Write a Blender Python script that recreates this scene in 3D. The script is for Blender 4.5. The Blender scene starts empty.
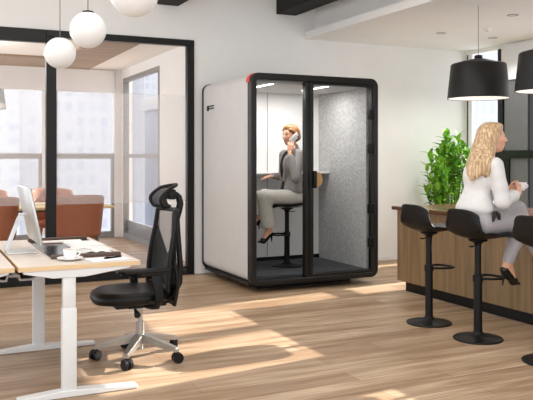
import bpy, bmesh, math, random
import numpy as np
from mathutils import Vector, Matrix
random.seed(7)
PI = math.pi
col = bpy.context.scene.collection
sc = bpy.context.scene

# ------------------------------------------------------------------ materials
def lin(c):
    if isinstance(c, str):
        c = c.lstrip('#'); c = [int(c[i:i+2], 16)/255 for i in (0, 2, 4)]
        c = [x/12.92 if x <= .04045 else ((x+.055)/1.055)**2.4 for x in c]
    return (c[0], c[1], c[2], 1)

def mat(name, color, rough=.5, metal=0, spec=.5, noise=None, bump=None, emit=0, coat=0, subs=None):
    """noise=(scale xyz or float, dark colour, contrast)"""
    m = bpy.data.materials.new(name); m.use_nodes = True
    nt = m.node_tree; b = nt.nodes['Principled BSDF']
    b.inputs['Base Color'].default_value = lin(color)
    b.inputs['Roughness'].default_value = rough
    b.inputs['Metallic'].default_value = metal
    b.inputs['Specular IOR Level'].default_value = spec
    if coat: b.inputs['Coat Weight'].default_value = coat
    if emit:
        b.inputs['Emission Color'].default_value = lin(color); b.inputs['Emission Strength'].default_value = emit
    if noise or bump:
        tc = nt.nodes.new('ShaderNodeTexCoord'); mp = nt.nodes.new('ShaderNodeMapping')
        nt.links.new(tc.outputs['Object'], mp.inputs['Vector'])
        n = nt.nodes.new('ShaderNodeTexNoise'); n.inputs['Detail'].default_value = 5
        nt.links.new(mp.outputs[0], n.inputs['Vector'])
        s = (noise or bump)[0]
        mp.inputs['Scale'].default_value = s if isinstance(s, tuple) else (s, s, s)
        n.inputs['Scale'].default_value = 1
        if noise:
            r = nt.nodes.new('ShaderNodeValToRGB'); c = noise[2]
            r.color_ramp.elements[0].position = .5-c; r.color_ramp.elements[1].position = .5+c
            r.color_ramp.elements[0].color = lin(noise[1]); r.color_ramp.elements[1].color = lin(color)
            nt.links.new(n.outputs['Fac'], r.inputs[0]); nt.links.new(r.outputs[0], b.inputs['Base Color'])
        if bump:
            bp = nt.nodes.new('ShaderNodeBump'); bp.inputs['Strength'].default_value = bump[1]
            bp.inputs['Distance'].default_value = .01
            nt.links.new(n.outputs['Fac'], bp.inputs['Height']); nt.links.new(bp.outputs[0], b.inputs['Normal'])
    return m

def glass_mat(name, tint='#ffffff', refl=.06, refl_veil=None):
    m = bpy.data.materials.new(name); m.use_nodes = True
    nt = m.node_tree; nt.nodes.clear()
    out = nt.nodes.new('ShaderNodeOutputMaterial'); tr = nt.nodes.new('ShaderNodeBsdfTransparent')
    tr.inputs[0].default_value = lin(tint)
    gl = nt.nodes.new('ShaderNodeBsdfGlossy'); gl.inputs['Roughness'].default_value = .01
    fr = nt.nodes.new('ShaderNodeLayerWeight'); fr.inputs['Blend'].default_value = refl
    mx = nt.nodes.new('ShaderNodeMixShader')
    nt.links.new(fr.outputs['Fresnel'], mx.inputs[0]); nt.links.new(tr.outputs[0], mx.inputs[1]); nt.links.new(gl.outputs[0], mx.inputs[2])
    last = mx
    if refl_veil:
        df = nt.nodes.new('ShaderNodeBsdfDiffuse'); df.inputs[0].default_value = lin(refl_veil[0])
        tl = nt.nodes.new('ShaderNodeBsdfTranslucent'); tl.inputs[0].default_value = lin(refl_veil[0])
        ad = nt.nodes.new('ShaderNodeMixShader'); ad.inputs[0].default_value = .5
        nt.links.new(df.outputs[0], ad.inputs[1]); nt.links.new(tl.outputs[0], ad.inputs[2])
        m2 = nt.nodes.new('ShaderNodeMixShader'); m2.inputs[0].default_value = refl_veil[1]
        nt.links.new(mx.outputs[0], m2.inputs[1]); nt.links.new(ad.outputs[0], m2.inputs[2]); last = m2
    nt.links.new(last.outputs[0], out.inputs[0])
    return m

def net_mat(name, color, alpha):
    m = mat(name, color, .7)
    m.node_tree.nodes['Principled BSDF'].inputs['Alpha'].default_value = alpha
    return m

def floor_mat():
    m = bpy.data.materials.new('oak_planks'); m.use_nodes = True
    nt = m.node_tree; N = nt.nodes; L = nt.links; b = N['Principled BSDF']
    tc = N.new('ShaderNodeTexCoord')
    br = N.new('ShaderNodeTexBrick'); L.new(tc.outputs['Object'], br.inputs['Vector'])
    br.inputs['Scale'].default_value = 1; br.inputs['Brick Width'].default_value = 1.5; br.inputs['Row Height'].default_value = .19
    br.inputs['Mortar Size'].default_value = .0018; br.inputs['Mortar Smooth'].default_value = .3
    br.offset = .37; br.offset_frequency = 2; br.squash = 1
    br.inputs['Color1'].default_value = lin('#bda387'); br.inputs['Color2'].default_value = lin('#d8c2a7'); br.inputs['Mortar'].default_value = lin('#94785e')
    mp = N.new('ShaderNodeMapping'); L.new(tc.outputs['Object'], mp.inputs[0]); mp.inputs['Scale'].default_value = (.9, 9, 1)
    n = N.new('ShaderNodeTexNoise'); n.inputs['Scale'].default_value = 1; n.inputs['Detail'].default_value = 6; n.inputs['Distortion'].default_value = .6
    L.new(mp.outputs[0], n.inputs['Vector'])
    r = N.new('ShaderNodeValToRGB'); r.color_ramp.elements[0].position = .3; r.color_ramp.elements[1].position = .72
    r.color_ramp.elements[0].color = lin('#b9ab9b'); r.color_ramp.elements[1].color = (1.0, 1.0, 1.0, 1)
    L.new(n.outputs['Fac'], r.inputs[0])
    mp2 = N.new('ShaderNodeMapping'); L.new(tc.outputs['Object'], mp2.inputs[0]); mp2.inputs['Scale'].default_value = (2.5, 60, 1)
    n2 = N.new('ShaderNodeTexNoise'); n2.inputs['Scale'].default_value = 1; n2.inputs['Detail'].default_value = 3; L.new(mp2.outputs[0], n2.inputs['Vector'])
    r2 = N.new('ShaderNodeValToRGB'); r2.color_ramp.elements[0].position = .35; r2.color_ramp.elements[1].position = .65
    r2.color_ramp.elements[0].color = lin('#dcd2c8'); r2.color_ramp.elements[1].color = (1, 1, 1, 1); L.new(n2.outputs['Fac'], r2.inputs[0])
    mx = N.new('ShaderNodeMix'); mx.data_type = 'RGBA'; mx.blend_type = 'MULTIPLY'; mx.inputs[0].default_value = 1
    L.new(br.outputs['Color'], mx.inputs[6]); L.new(r.outputs[0], mx.inputs[7])
    mx2 = N.new('ShaderNodeMix'); mx2.data_type = 'RGBA'; mx2.blend_type = 'MULTIPLY'; mx2.inputs[0].default_value = 1
    L.new(mx.outputs[2], mx2.inputs[6]); L.new(r2.outputs[0], mx2.inputs[7])
    L.new(mx2.outputs[2], b.inputs['Base Color'])
    b.inputs['Roughness'].default_value = .42; b.inputs['Specular IOR Level'].default_value = .35
    return m

def wood(name, c1, c2, axis='z', rough=.45, scale=1.0, contrast=.2):
    s = {'z': (14, 14, .7), 'x': (.8, 14, 14), 'y': (14, .8, 14)}[axis]
    return mat(name, c2, rough, noise=(tuple(v*scale for v in s), c1, contrast))

def city_mat(name, wall, pane, w, h, mortar):
    m = bpy.data.materials.new(name); m.use_nodes = True
    nt = m.node_tree; N = nt.nodes; L = nt.links; b = N['Principled BSDF']
    tc = N.new('ShaderNodeTexCoord'); sp = N.new('ShaderNodeSeparateXYZ'); L.new(tc.outputs['Object'], sp.inputs[0])
    ad = N.new('ShaderNodeMath'); L.new(sp.outputs[0], ad.inputs[0]); L.new(sp.outputs[1], ad.inputs[1])
    cb = N.new('ShaderNodeCombineXYZ'); L.new(ad.outputs[0], cb.inputs[0]); L.new(sp.outputs[2], cb.inputs[1])
    br = N.new('ShaderNodeTexBrick'); L.new(cb.outputs[0], br.inputs['Vector']); br.offset = 0
    br.inputs['Scale'].default_value = 1; br.inputs['Brick Width'].default_value = w; br.inputs['Row Height'].default_value = h
    br.inputs['Mortar Size'].default_value = mortar; br.inputs['Mortar Smooth'].default_value = .2
    br.inputs['Color1'].default_value = lin(pane); br.inputs['Color2'].default_value = lin(wall); br.inputs['Mortar'].default_value = lin(wall)
    L.new(br.outputs[0], b.inputs['Base Color']); b.inputs['Roughness'].default_value = .8
    return m

M = dict(
    wall=mat('white_wall_paint', '#e9e8e5', .9, noise=(3.0, '#e4e3e0', .3)),
    ceil=mat('white_ceiling_paint', '#ebe8e4', .9, noise=(3.0, '#e6e3df', .3)),
    cream=mat('warm_white_paint', '#ebeae9', .9, noise=(3.0, '#e5e4e2', .3)),
    floor=floor_mat(),
    black=mat('black_metal', '#0c0b0a', .4, spec=.3, noise=(20.0, '#0a0908', .3)),
    frame=mat('black_frame_coat', '#131211', .4, spec=.35, noise=(25.0, '#100f0e', .3)),
    beam=mat('black_beam_paint', '#1e1c1b', .7, spec=.3, noise=(10.0, '#181615', .3)),
    grey_frame=mat('grey_window_frame', '#8d8c8b', .5, noise=(10.0, '#858483', .3)),
    grey_panel=mat('dark_grey_panel', '#6c6d70', .6, noise=(8.0, '#656669', .3)),
    blind=mat('white_blind_fabric', '#e6e6e8', .9, noise=((2, 2, 120), '#dedee0', .3)),
    booth=mat('booth_white_laminate', '#c6c3c0', .5, noise=(6.0, '#c1bebb', .3)),
    booth_in=mat('booth_white_lining', '#eceae8', .7, noise=(6.0, '#e6e4e2', .3)),
    felt=mat('grey_felt', '#c0bfbe', .95, noise=(38.0, '#9f9e9d', .22), bump=(90.0, .3)),
    boothceil=mat('booth_ceiling_grey', '#c2c0be', .7, noise=(8.0, '#b9b7b5', .3)),
    carpet=mat('charcoal_carpet', '#48494c', .95, noise=(120.0, '#3b3c3f', .3)),
    red=mat('red_trim', '#e0402c', .4, noise=(20.0, '#d63a27', .3)),
    led=mat('led_strip', '#ffffff', .5, emit=4.0),
    handle=wood('handle_wood', '#8a673f', '#b28a58', 'z', .5),
    barwood=wood('bar_walnut', '#655037', '#8f7451', 'z', .5, 1.4, .24),
    topwood=wood('countertop_walnut', '#4b3021', '#6b472f', 'y', .22),
    desktop=wood('desk_top_laminate', '#cfc3b6', '#dacfc3', 'y', .4, .7),
    deskedge=wood('desk_edge_oak', '#cfae83', '#e0c39a', 'x', .5),
    white_metal=mat('white_powder_coat', '#dededd', .45, spec=.3, noise=(12.0, '#d9d9d8', .3)),
    tray=mat('grey_cable_tray', '#8f8984', .5, noise=(12.0, '#857f7a', .3)),
    silver=mat('silver_aluminium', '#c9cac9', .32, .7, noise=(15.0, '#bfc0bf', .3)),
    silver_l=mat('light_aluminium', '#e4e4e2', .35, .3, noise=(15.0, '#dcdcda', .3)),
    screen=mat('black_screen', '#050505', .1, noise=(15.0, '#040404', .3)),
    leather_b=mat('black_leather', '#0b0b0b', .45, spec=.28, noise=(60.0, '#080808', .3), bump=(220.0, .15)),
    plastic_b=mat('black_plastic', '#0c0c0c', .48, spec=.28, noise=(30.0, '#0a0a0a', .3)),
    net=net_mat('black_mesh_fabric', '#2a2828', .5),
    net2=net_mat('headrest_mesh_fabric', '#262423', .6),
    chrome=mat('brushed_metal', '#b9b6b1', .3, .85, noise=(30.0, '#aaa7a2', .3)),
    leather_br=mat('brown_leather', '#5b463c', .5, noise=(50.0, '#4c3a31', .3)),
    mat_top=mat('black_glossy_mat', '#2c2b2b', .16, noise=(30.0, '#262525', .3)),
    tan=mat('tan_leather', '#9c5f3f', .5, noise=(40.0, '#93593b', .3)),
    paper=mat('white_paper', '#eeeeec', .8, noise=(8.0, '#e8e8e6', .3)),
    paper_g=mat('grey_paper', '#d3d2d0', .7, noise=(8.0, '#cccbc9', .3)),
    china=mat('white_china', '#f1f0ee', .2, noise=(8.0, '#ecebe9', .3)),
    coffee=mat('latte_foam', '#b5733c', .5, noise=(90.0, '#cf9a62', .2)),
    shade_in=mat('lampshade_white_lining', '#e9e4dc', .8, emit=.05),
    shade=mat('lampshade_black_metal', '#1d1c1b', .45, spec=.35, noise=(20.0, '#191817', .3)),
    opal=mat('opal_glass', '#dcdad7', .3, emit=.12),
    cord=mat('grey_cord', '#6b6a68', .6, noise=(30.0, '#62615f', .3)),
    white_cord=mat('light_cord', '#9b9a98', .6, noise=(30.0, '#92918f', .3)),
    terracotta=mat('chair_tan_shell', '#a96647', .55, noise=(30.0, '#9e5e40', .3)),
    legwood=wood('leg_beech', '#b38a58', '#c9a06d', 'z'),
    tabletop=wood('meeting_table_top', '#dcc18e', '#ecd5a6', 'x'),
    greymetal=mat('grey_metal', '#6f6e6d', .45, .3, noise=(20.0, '#666564', .3)),
    ceilwood=wood('ceiling_oak', '#8d7864', '#a8927c', 'x', .6, .8),
    lampgrey=mat('grey_green_lampshade', '#7b8280', .6, noise=(20.0, '#747b79', .3)),
    leaf=mat('leaf_green', '#9acb48', .6, spec=.2, noise=(9.0, '#4c9225', .17)),
    stem=mat('plant_stem', '#5c7a35', .6, noise=(20.0, '#4f6b2d', .3)),
    pot=mat('white_pot', '#dddcd8', .5, noise=(8.0, '#d5d4d0', .3)),
    soil=mat('potting_soil', '#3a2c22', .95, noise=(60.0, '#281d16', .3)),
    skin=mat('skin', '#dba789', .5, noise=(18.0, '#d39d80', .3)),
    lips=mat('lips', '#c47a6c', .45, noise=(60.0, '#b97062', .3)),
    eye=mat('eye_dark', '#3a2a22', .3, noise=(60.0, '#30221c', .3)),
    hair_red=mat('auburn_hair', '#b27c48', .42, noise=((30, 30, 12), '#85552c', .22)),
    hair_bl=mat('blonde_hair', '#dbc09b', .45, noise=((75, 75, 2.0), '#9a744c', .15)),
    jacket=mat('grey_tweed', '#9c9693', .9, noise=(140.0, '#7d7774', .25)),
    top_b=mat('black_top', '#201f20', .8, noise=(40.0, '#1a191a', .3)),
    trouser_c=mat('ecru_cloth', '#c6c1b8', .85, noise=(30.0, '#b9b4ab', .25)),
    trouser_g=mat('grey_melange_cloth', '#b0abad', .9, noise=(60.0, '#9f9a9c', .25)),
    blouse=mat('white_blouse_cloth', '#dfdddb', .85, noise=(10.0, '#d0cecd', .25), bump=(14.0, 1.0)),
    patent=mat('black_patent', '#131212', .25, noise=(20.0, '#0f0e0e', .3)),
    phone=mat('white_phone', '#e9e8e6', .3, noise=(20.0, '#e3e2e0', .3)),
    glass=glass_mat('clear_glass', '#fbfbfb', .035),
    bglass=glass_mat('booth_glass', '#f4f5f5', .03),
    wglass=glass_mat('window_glass', '#fdfdfe', .02),
    refl_veil=glass_mat('painted_reflection', '#ffffff', .02, ('#f1efee', .2)),  # whitish veil colour that paints a bright window's reflection onto the glass
)

# ------------------------------------------------------------------ geometry helpers
class MB:
    def __init__(s): s.bm = bmesh.new()
    def box(s, x0, x1, y0, y1, z0, z1, bev=0, seg=2):
        t = bmesh.new(); bmesh.ops.create_cube(t, size=1)
        for v in t.verts:
            v.co = Vector((x0+(v.co.x+.5)*(x1-x0), y0+(v.co.y+.5)*(y1-y0), z0+(v.co.z+.5)*(z1-z0)))
        if bev: bmesh.ops.bevel(t, geom=t.edges[:], offset=bev, segments=seg, affect='EDGES', profile=.5)
        s.merge(t); return s
    def merge(s, t, mtx=None):
        if mtx is not None: bmesh.ops.transform(t, matrix=mtx, verts=t.verts[:])
        me = bpy.data.meshes.new('tmp'); t.to_mesh(me); t.free(); s.bm.from_mesh(me); bpy.data.meshes.remove(me)
    def obox(s, size, mtx, bev=0):
        t = bmesh.new(); bmesh.ops.create_cube(t, size=1)
        for v in t.verts: v.co = Vector((v.co.x*size[0], v.co.y*size[1], v.co.z*size[2]))
        if bev: bmesh.ops.bevel(t, geom=t.edges[:], offset=bev, segments=2, affect='EDGES', profile=.5)
        s.merge(t, mtx); return s
    def cyl(s, p0, p1, r0, r1=None, n=20, caps=True):
        r1 = r0 if r1 is None else r1
        p0, p1 = Vector(p0), Vector(p1); d = p1-p0
        t = bmesh.new(); bmesh.ops.create_cone(t, cap_ends=caps, segments=n, radius1=r0, radius2=r1, depth=d.length)
        q = d.to_track_quat('Z', 'Y').to_matrix().to_4x4()
        s.merge(t, Matrix.Translation((p0+p1)/2) @ q); return s
    def ball(s, c, r, n=20, sc=(1, 1, 1)):
        t = bmesh.new(); bmesh.ops.create_uvsphere(t, u_segments=n, v_segments=n//2, radius=r)
        s.merge(t, Matrix.Translation(c) @ Matrix.Diagonal((*sc, 1))); return s
    def lathe(s, prof, c=(0, 0, 0), n=40):
        bm = s.bm; rings = []
        for r, z in prof:
            if r < 1e-6: rings.append([bm.verts.new((c[0], c[1], c[2]+z))])
            else: rings.append([bm.verts.new((c[0]+r*math.cos(2*PI*i/n), c[1]+r*math.sin(2*PI*i/n), c[2]+z)) for i in range(n)])
        for a, b in zip(rings, rings[1:]):
            for i in range(n):
                j = (i+1) % n
                if len(a) == 1 and len(b) > 1: bm.faces.new((a[0], b[j], b[i]))
                elif len(b) == 1 and len(a) > 1: bm.faces.new((a[i], a[j], b[0]))
                elif len(a) > 1: bm.faces.new((a[i], a[j], b[j], b[i]))
        return s
    def tube(s, pts, r, n=10, closed=False):
        bm = s.bm; pts = [Vector(p) for p in pts]; K = len(pts)
        rr = r if isinstance(r, (list, tuple)) else [r]*K
        rings = []; up = None
        for i, p in enumerate(pts):
            if closed: t = (pts[(i+1) % K]-pts[i-1])
            else: t = pts[min(i+1, K-1)]-pts[max(i-1, 0)]
            t.normalize()
            if up is None: up = t.orthogonal().normalized()
            up = (up-t*up.dot(t)); up.normalize(); sd = t.cross(up)
            rings.append([bm.verts.new(p+(up*math.cos(2*PI*k/n)+sd*math.sin(2*PI*k/n))*rr[i]) for k in range(n)])
        prs = list(zip(rings, rings[1:])) + ([(rings[-1], rings[0])] if closed else [])
        for a, b in prs:
            for k in range(n): bm.faces.new((a[k], a[(k+1) % n], b[(k+1) % n], b[k]))
        if not closed: bm.faces.new(rings[0][::-1]); bm.faces.new(rings[-1])
        return s
    def prism(s, poly, axis, a, b):
        """poly: list of 2D points; axis: extrude axis; 'y' -> poly is (x,z); 'x' -> (y,z); 'z' -> (x,y)"""
        def P(p, t): return {'y': (p[0], t, p[1]), 'x': (t, p[0], p[1]), 'z': (p[0], p[1], t)}[axis]
        A = [s.bm.verts.new(P(p, a)) for p in poly]; B = [s.bm.verts.new(P(p, b)) for p in poly]
        s.bm.faces.new(A); s.bm.faces.new(B[::-1])
        for i in range(len(poly)): j = (i+1) % len(poly); s.bm.faces.new((A[i], B[i], B[j], A[j]))
        return s
    def ring_prism(s, outer, inner, axis, a, b):
        def P(p, t): return {'y': (p[0], t, p[1]), 'x': (t, p[0], p[1]), 'z': (p[0], p[1], t)}[axis]
        V = [[s.bm.verts.new(P(p, t)) for p in L] for L in (outer, inner) for t in (a, b)]
        oa, ob, ia, ib = V; n = len(outer)
        for i in range(n):
            j = (i+1) % n
            s.bm.faces.new((oa[i], ob[i], ob[j], oa[j])); s.bm.faces.new((ia[i], ia[j], ib[j], ib[i]))
            s.bm.faces.new((oa[i], oa[j], ia[j], ia[i])); s.bm.faces.new((ob[i], ib[i], ib[j], ob[j]))
        return s
    def grid(s, f, nu, nv, closed_u=False):
        bm = s.bm; V = [[bm.verts.new(f(i/(nu if closed_u else nu-1), j/(nv-1))) for i in range(nu)] for j in range(nv)]
        for j in range(nv-1):
            for i in range(nu if closed_u else nu-1):
                k = (i+1) % nu; bm.faces.new((V[j][i], V[j][k], V[j+1][k], V[j+1][i]))
        return s
    def build(s, name, m, parent=None, smooth=None, solid=0, bevel=0, sub=0):
        bmesh.ops.recalc_face_normals(s.bm, faces=s.bm.faces[:])
        me = bpy.data.meshes.new(name); s.bm.to_mesh(me); s.bm.free()
        me.materials.append(m)
        for p in me.polygons: p.use_smooth = True
        if smooth is not False:
            me.set_sharp_from_angle(angle=math.radians(smooth or 40))
        else:
            for p in me.polygons: p.use_smooth = False
        o = bpy.data.objects.new(name, me); col.objects.link(o)
        if parent is not None: o.parent = parent
        if solid:
            q = o.modifiers.new('solid', 'SOLIDIFY'); q.thickness = solid; q.offset = 0
        if bevel:
            q = o.modifiers.new('bevel', 'BEVEL'); q.width = bevel; q.segments = 2; q.limit_method = 'ANGLE'
        if sub:
            q = o.modifiers.new('sub', 'SUBSURF'); q.levels = sub; q.render_levels = sub
        return o

def rrect(x0, x1, z0, z1, r, n=8):
    P = []
    for cx, cz, a0 in ((x1-r, z0+r, -90), (x1-r, z1-r, 0), (x0+r, z1-r, 90), (x0+r, z0+r, 180)):
        for i in range(n+1):
            a = math.radians(a0+90*i/n); P.append((cx+r*math.cos(a), cz+r*math.sin(a)))
    return P

def tag(o, label=None, cat=None, group=None, kind=None):
    if label: o['label'] = label
    if cat: o['category'] = cat
    if group: o['group'] = group
    if kind: o['kind'] = kind
    return o
def thing(name, label, cat, loc=(0, 0, 0), rz=0, group=None):
    o = bpy.data.objects.new(name, None); col.objects.link(o); o.location = loc; o.rotation_euler = (0, 0, rz)
    o.empty_display_size = .1
    return tag(o, label, cat, group)
def struct(o): o['kind'] = 'structure'; return o
def dup(root, loc, rz=None, label=None, group=None):
    def cp(o, par):
        c = o.copy(); col.objects.link(c)
        if par is not None: c.parent = par
        for ch in [x for x in sc.objects if x.parent == o]: cp(ch, c)
        return c
    r = cp(root, None); r.location = loc
    if rz is not None: r.rotation_euler = (0, 0, rz)
    if label: r['label'] = label
    if group: r['group'] = group
    return r

# ------------------------------------------------------------------ smooth implicit bodies (surface nets)
def sdf_mesh(prims, vox, bounds=None):
    pts = []
    for p in prims:
        if p[0] == 'c': pts += [(np.array(p[1])-p[2], np.array(p[1])+p[2]), (np.array(p[3])-p[4], np.array(p[3])+p[4])]
        else: r = max(p[2]); pts += [(np.array(p[1])-r, np.array(p[1])+r)]
    lo = np.min([a for a, b in pts], 0)-.03; hi = np.max([b for a, b in pts], 0)+.03
    n = np.ceil((hi-lo)/vox).astype(int)+1
    D = np.full(n, .2, np.float32)
    ax = [lo[i]+vox*np.arange(n[i]) for i in range(3)]
    for p in prims:
        k = p[-1]; cut = p[0] == 'x'
        if p[0] == 'c': a = np.array(p[1], float); ra = p[2]; b = np.array(p[3], float); rb = p[4]; mn = np.minimum(a-ra, b-rb); mxx = np.maximum(a+ra, b+rb)
        else:
            c = np.array(p[1], float); R = np.array(p[2], float); rm = max(R); mn = c-rm; mxx = c+rm
        mg = k*2+vox*4
        i0 = np.clip(((mn-mg-lo)/vox).astype(int), 0, n-1); i1 = np.clip(((mxx+mg-lo)/vox).astype(int)+2, 1, n)
        X, Y, Z = np.meshgrid(ax[0][i0[0]:i1[0]], ax[1][i0[1]:i1[1]], ax[2][i0[2]:i1[2]], indexing='ij')
        if p[0] == 'c':
            ab = b-a; L2 = max(ab@ab, 1e-9)
            t = np.clip(((X-a[0])*ab[0]+(Y-a[1])*ab[1]+(Z-a[2])*ab[2])/L2, 0, 1)
            d = np.sqrt((X-a[0]-t*ab[0])**2+(Y-a[1]-t*ab[1])**2+(Z-a[2]-t*ab[2])**2)-(ra+(rb-ra)*t)
        else:
            q = np.stack([X-c[0], Y-c[1], Z-c[2]], -1)
            if p[3] is not None: q = q @ np.array(p[3])       # columns = local axes
            k0 = np.sqrt(((q/R)**2).sum(-1)); k1 = np.sqrt(((q/(R*R))**2).sum(-1))+1e-9
            d = k0*(k0-1)/k1
        S = D[i0[0]:i1[0], i0[1]:i1[1], i0[2]:i1[2]]
        if cut:
            S[...] = np.maximum(S, -d)
        else:
            h = np.maximum(k-np.abs(S-d), 0)/max(k, 1e-6)
            S[...] = np.minimum(S, d)-h*h*k*.25
    # naive surface nets
    ins = D < 0
    c8 = [(i, j, k) for i in (0, 1) for j in (0, 1) for k in (0, 1)]
    sh = n-1
    cnt = sum(ins[i:i+sh[0], j:j+sh[1], k:k+sh[2]].astype(np.int8) for i, j, k in c8)
    act = (cnt > 0) & (cnt < 8); idx = -np.ones(sh, int); cells = np.argwhere(act); idx[act] = np.arange(len(cells))
    acc = np.zeros((len(cells), 3)); num = np.zeros(len(cells))
    for a in c8:
        for d in range(3):
            if a[d]: continue
            b = list(a); b[d] = 1
            va = D[tuple((cells+a).T)]; vb = D[tuple((cells+b).T)]
            x = (va < 0) != (vb < 0)
            t = np.where(x, va/(va-vb+1e-12), 0)
            pnt = np.tile(np.array(a, float), (len(cells), 1)); pnt[:, d] += t
            acc[x] += pnt[x]; num[x] += 1
    V = lo+vox*(cells+acc/num[:, None])
    Fs = []
    for d in range(3):
        u, w = [(1, 2), (2, 0), (0, 1)][d]
        s0 = [slice(None)]*3; s1 = [slice(None)]*3; s0[d] = slice(0, -1); s1[d] = slice(1, None)
        e = np.argwhere(ins[tuple(s0)] != ins[tuple(s1)])
        e = e[(e[:, u] > 0) & (e[:, w] > 0) & (e[:, u] < sh[u]) & (e[:, w] < sh[w])]
        fl = ins[tuple(e.T)]
        du = np.zeros(3, int); du[u] = 1; dw = np.zeros(3, int); dw[w] = 1
        q = np.stack([idx[tuple((e-du-dw).T)], idx[tuple((e-dw).T)], idx[tuple(e.T)], idx[tuple((e-du).T)]], 1)
        q[~fl] = q[~fl][:, ::-1]
        Fs.append(q)
    return V, np.concatenate(Fs)

def sdf_obj(name, prims, mats, vox=.006, parent=None, fmat=None, smooth=2):
    V, Fq = sdf_mesh(prims, vox)
    me = bpy.data.meshes.new(name); me.from_pydata(V.tolist(), [], Fq.tolist())
    bm = bmesh.new(); bm.from_mesh(me)
    for _ in range(smooth): bmesh.ops.smooth_vert(bm, verts=bm.verts[:], factor=.4, use_axis_x=True, use_axis_y=True, use_axis_z=True)
    bm.to_mesh(me); bm.free()
    for m in (mats if isinstance(mats, list) else [mats]): me.materials.append(m)
    for p in me.polygons:
        p.use_smooth = True
        if fmat: p.material_index = fmat(p.center)
    me.update()
    o = bpy.data.objects.new(name, me); col.objects.link(o)
    if parent is not None: o.parent = parent
    return o

# ------------------------------------------------------------------ the setting
XW, YB, ZC, ZS, XM, YM = 6.94, 8.10, 3.60, 2.815, 3.20, 12.40
XL, YF = -4.0, -1.5
struct(MB().box(XL, XW+.12, YF, YM+.15, -.08, 0).build('floor', M['floor']))
struct(MB().box(XL, 4.54, YF, YB+.12, ZC, ZC+.1).build('ceiling', M['ceil']))
b = MB(); b.box(4.40, XW+.12, YF, YB, ZS, 2.90); b.box(4.54, 4.64, YF, YB, 2.90, ZC)
struct(b.build('ceiling_soffit', M['ceil']))
b = MB(); b.box(XL, 2.945, YB, YB+.12, 2.70, ZC); b.box(2.945, XW+.12, YB, YB+.12, 0, ZC)
struct(b.build('wall_back', M['wall']))
# right wall with its window openings
HD = 2.76
W = [(7.42, 8.06), (6.00, 6.92), (4.95, 5.90), (3.10, 4.25)]
b = MB(); b.box(XW, XW+.12, YF, YB, HD, ZC)
ed = sorted([YF]+[y for w in W for y in w]+[YB])
for a, c in zip(ed[0::2], ed[1::2]): b.box(XW, XW+.12, a, c, 0, HD)
struct(b.build('wall_right', M['wall']))
for i, (y0, y1) in enumerate(W):
    f = MB(); X0, X1 = XW-.02, XW+.06; t = .045
    if i == 0: f.box(X0, X1, y0, y0+t, 0, HD); f.box(X0, X1, y1-.014, y1, 0, HD)
    else: f.box(X0, X1, y0, y0+t, 0, HD); f.box(X0, X1, y1-(.012 if i == 1 else t), y1, 0, HD); f.box(X0, X1, y0+t, y1-t, HD-t, HD)
    f.box(X0, X1, y0+t, y1-t, 0, .12)
    f.box(X0, X1, y0+t, y1-t, 1.34, 1.43)
    wf = struct(f.build('window_%d' % (i+1), M['frame'], bevel=.004))
    MB().box(XW+.015, XW+.025, y0+t, y1-t, .1, HD-t).build('pane', M['wglass'], wf)
    if i == 0: MB().box(XW-.01, XW+.012, y1-.085, y1-.016, .1, HD).build('blind_edge', M['blind'], wf)
    if i == 1:
        struct(MB().box(XW-.05, XW-.04, y0-.03, y1+.36, 2.34, HD+.03).build('trim_3', M['blind']))
# dark panelled pier between the two visible windows
b = MB(); b.box(XW-.03, XW, 6.93, 7.33, .0, 2.34)
struct(b.build('trim_1', M['grey_panel'], bevel=.003))
b = MB(); b.box(XW-.06, XW-.031, 6.0, 7.42, 1.335, 1.435); b.box(XW-.06, XW-.031, 7.22, 7.42, 0, 1.335); b.box(XW-.05, XW-.005, 7.345, 7.41, 1.435, 2.34)
struct(b.build('trim_2', M['frame'], bevel=.003))
# meeting room shell
b = MB(); b.box(XL, XM+.15, YB+.12, YM+.15, ZS, ZS+.1)
struct(b.build('ceiling_meeting', M['ceil']))
b = MB(); b.box(XM, XM+.15, YB+.12, 8.95, 0, ZS); b.box(XM, XM+.15, 8.95, 10.25, 0, ZS); b.box(XM, XM+.15, 10.25, 12.25, 2.66, ZS); b.box(XM, XM+.15, 12.25, YM+.15, 0, ZS)
b.box(XM, XM+.15, 10.25, 12.25, 0, .08)
struct(b.build('wall_meeting_right', M['cream']))
b = MB(); b.box(XL, XM, YM, YM+.15, 2.52, ZS); b.box(3.08, XM, YM, YM+.15, 0, 2.52); b.box(1.90, 2.10, YM, YM+.15, .08, 2.52)
struct(b.build('wall_meeting_back', M['cream']))
f = MB(); t = .06
for (a, c) in ((10.25, 10.31), (12.19, 12.25)): f.box(XM-.01, XM+.08, a, c, .0, 2.66)
f.box(XM-.01, XM+.08, 10.31, 12.19, 2.60, 2.66); f.box(XM-.01, XM+.08, 10.31, 12.19, .0, .09); f.box(XM, XM+.07, 10.31, 12.19, 1.335, 1.40)
wf = struct(f.build('window_5', M['grey_frame'], bevel=.003))
MB().box(XM+.03, XM+.04, 10.31, 12.19, .09, 2.60).build('pane', M['wglass'], wf)
MB().box(XM+.045, XM+.07, 10.31, 12.19, .09, .30).build('sill_panel', M['grey_frame'], wf)
for i, (a, c) in enumerate(((-2.2, 1.90), (2.10, 3.08))):
    f = MB(); f.box(a, c, YM+.0, YM+.08, .0, .10); f.box(a, c, YM, YM+.08, 1.32, 1.41); f.box(c-.05, c, YM, YM+.08, .1, 1.32)
    f.box(a, a+.04, YM, YM+.08, .1, 2.50); f.box(a, c, YM, YM+.08, 2.47, 2.52)
    wf = struct(f.build('window_%d' % (6+i), M['grey_frame'], bevel=.003))
    MB().box(a+.04, c, YM+.03, YM+.04, .1, 2.47).build('pane', M['wglass'], wf)
struct(MB().box(-2.2, 3.08, YM-.03, YM-.02, 2.42, 2.80).build('trim_4', M['blind']))
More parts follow.
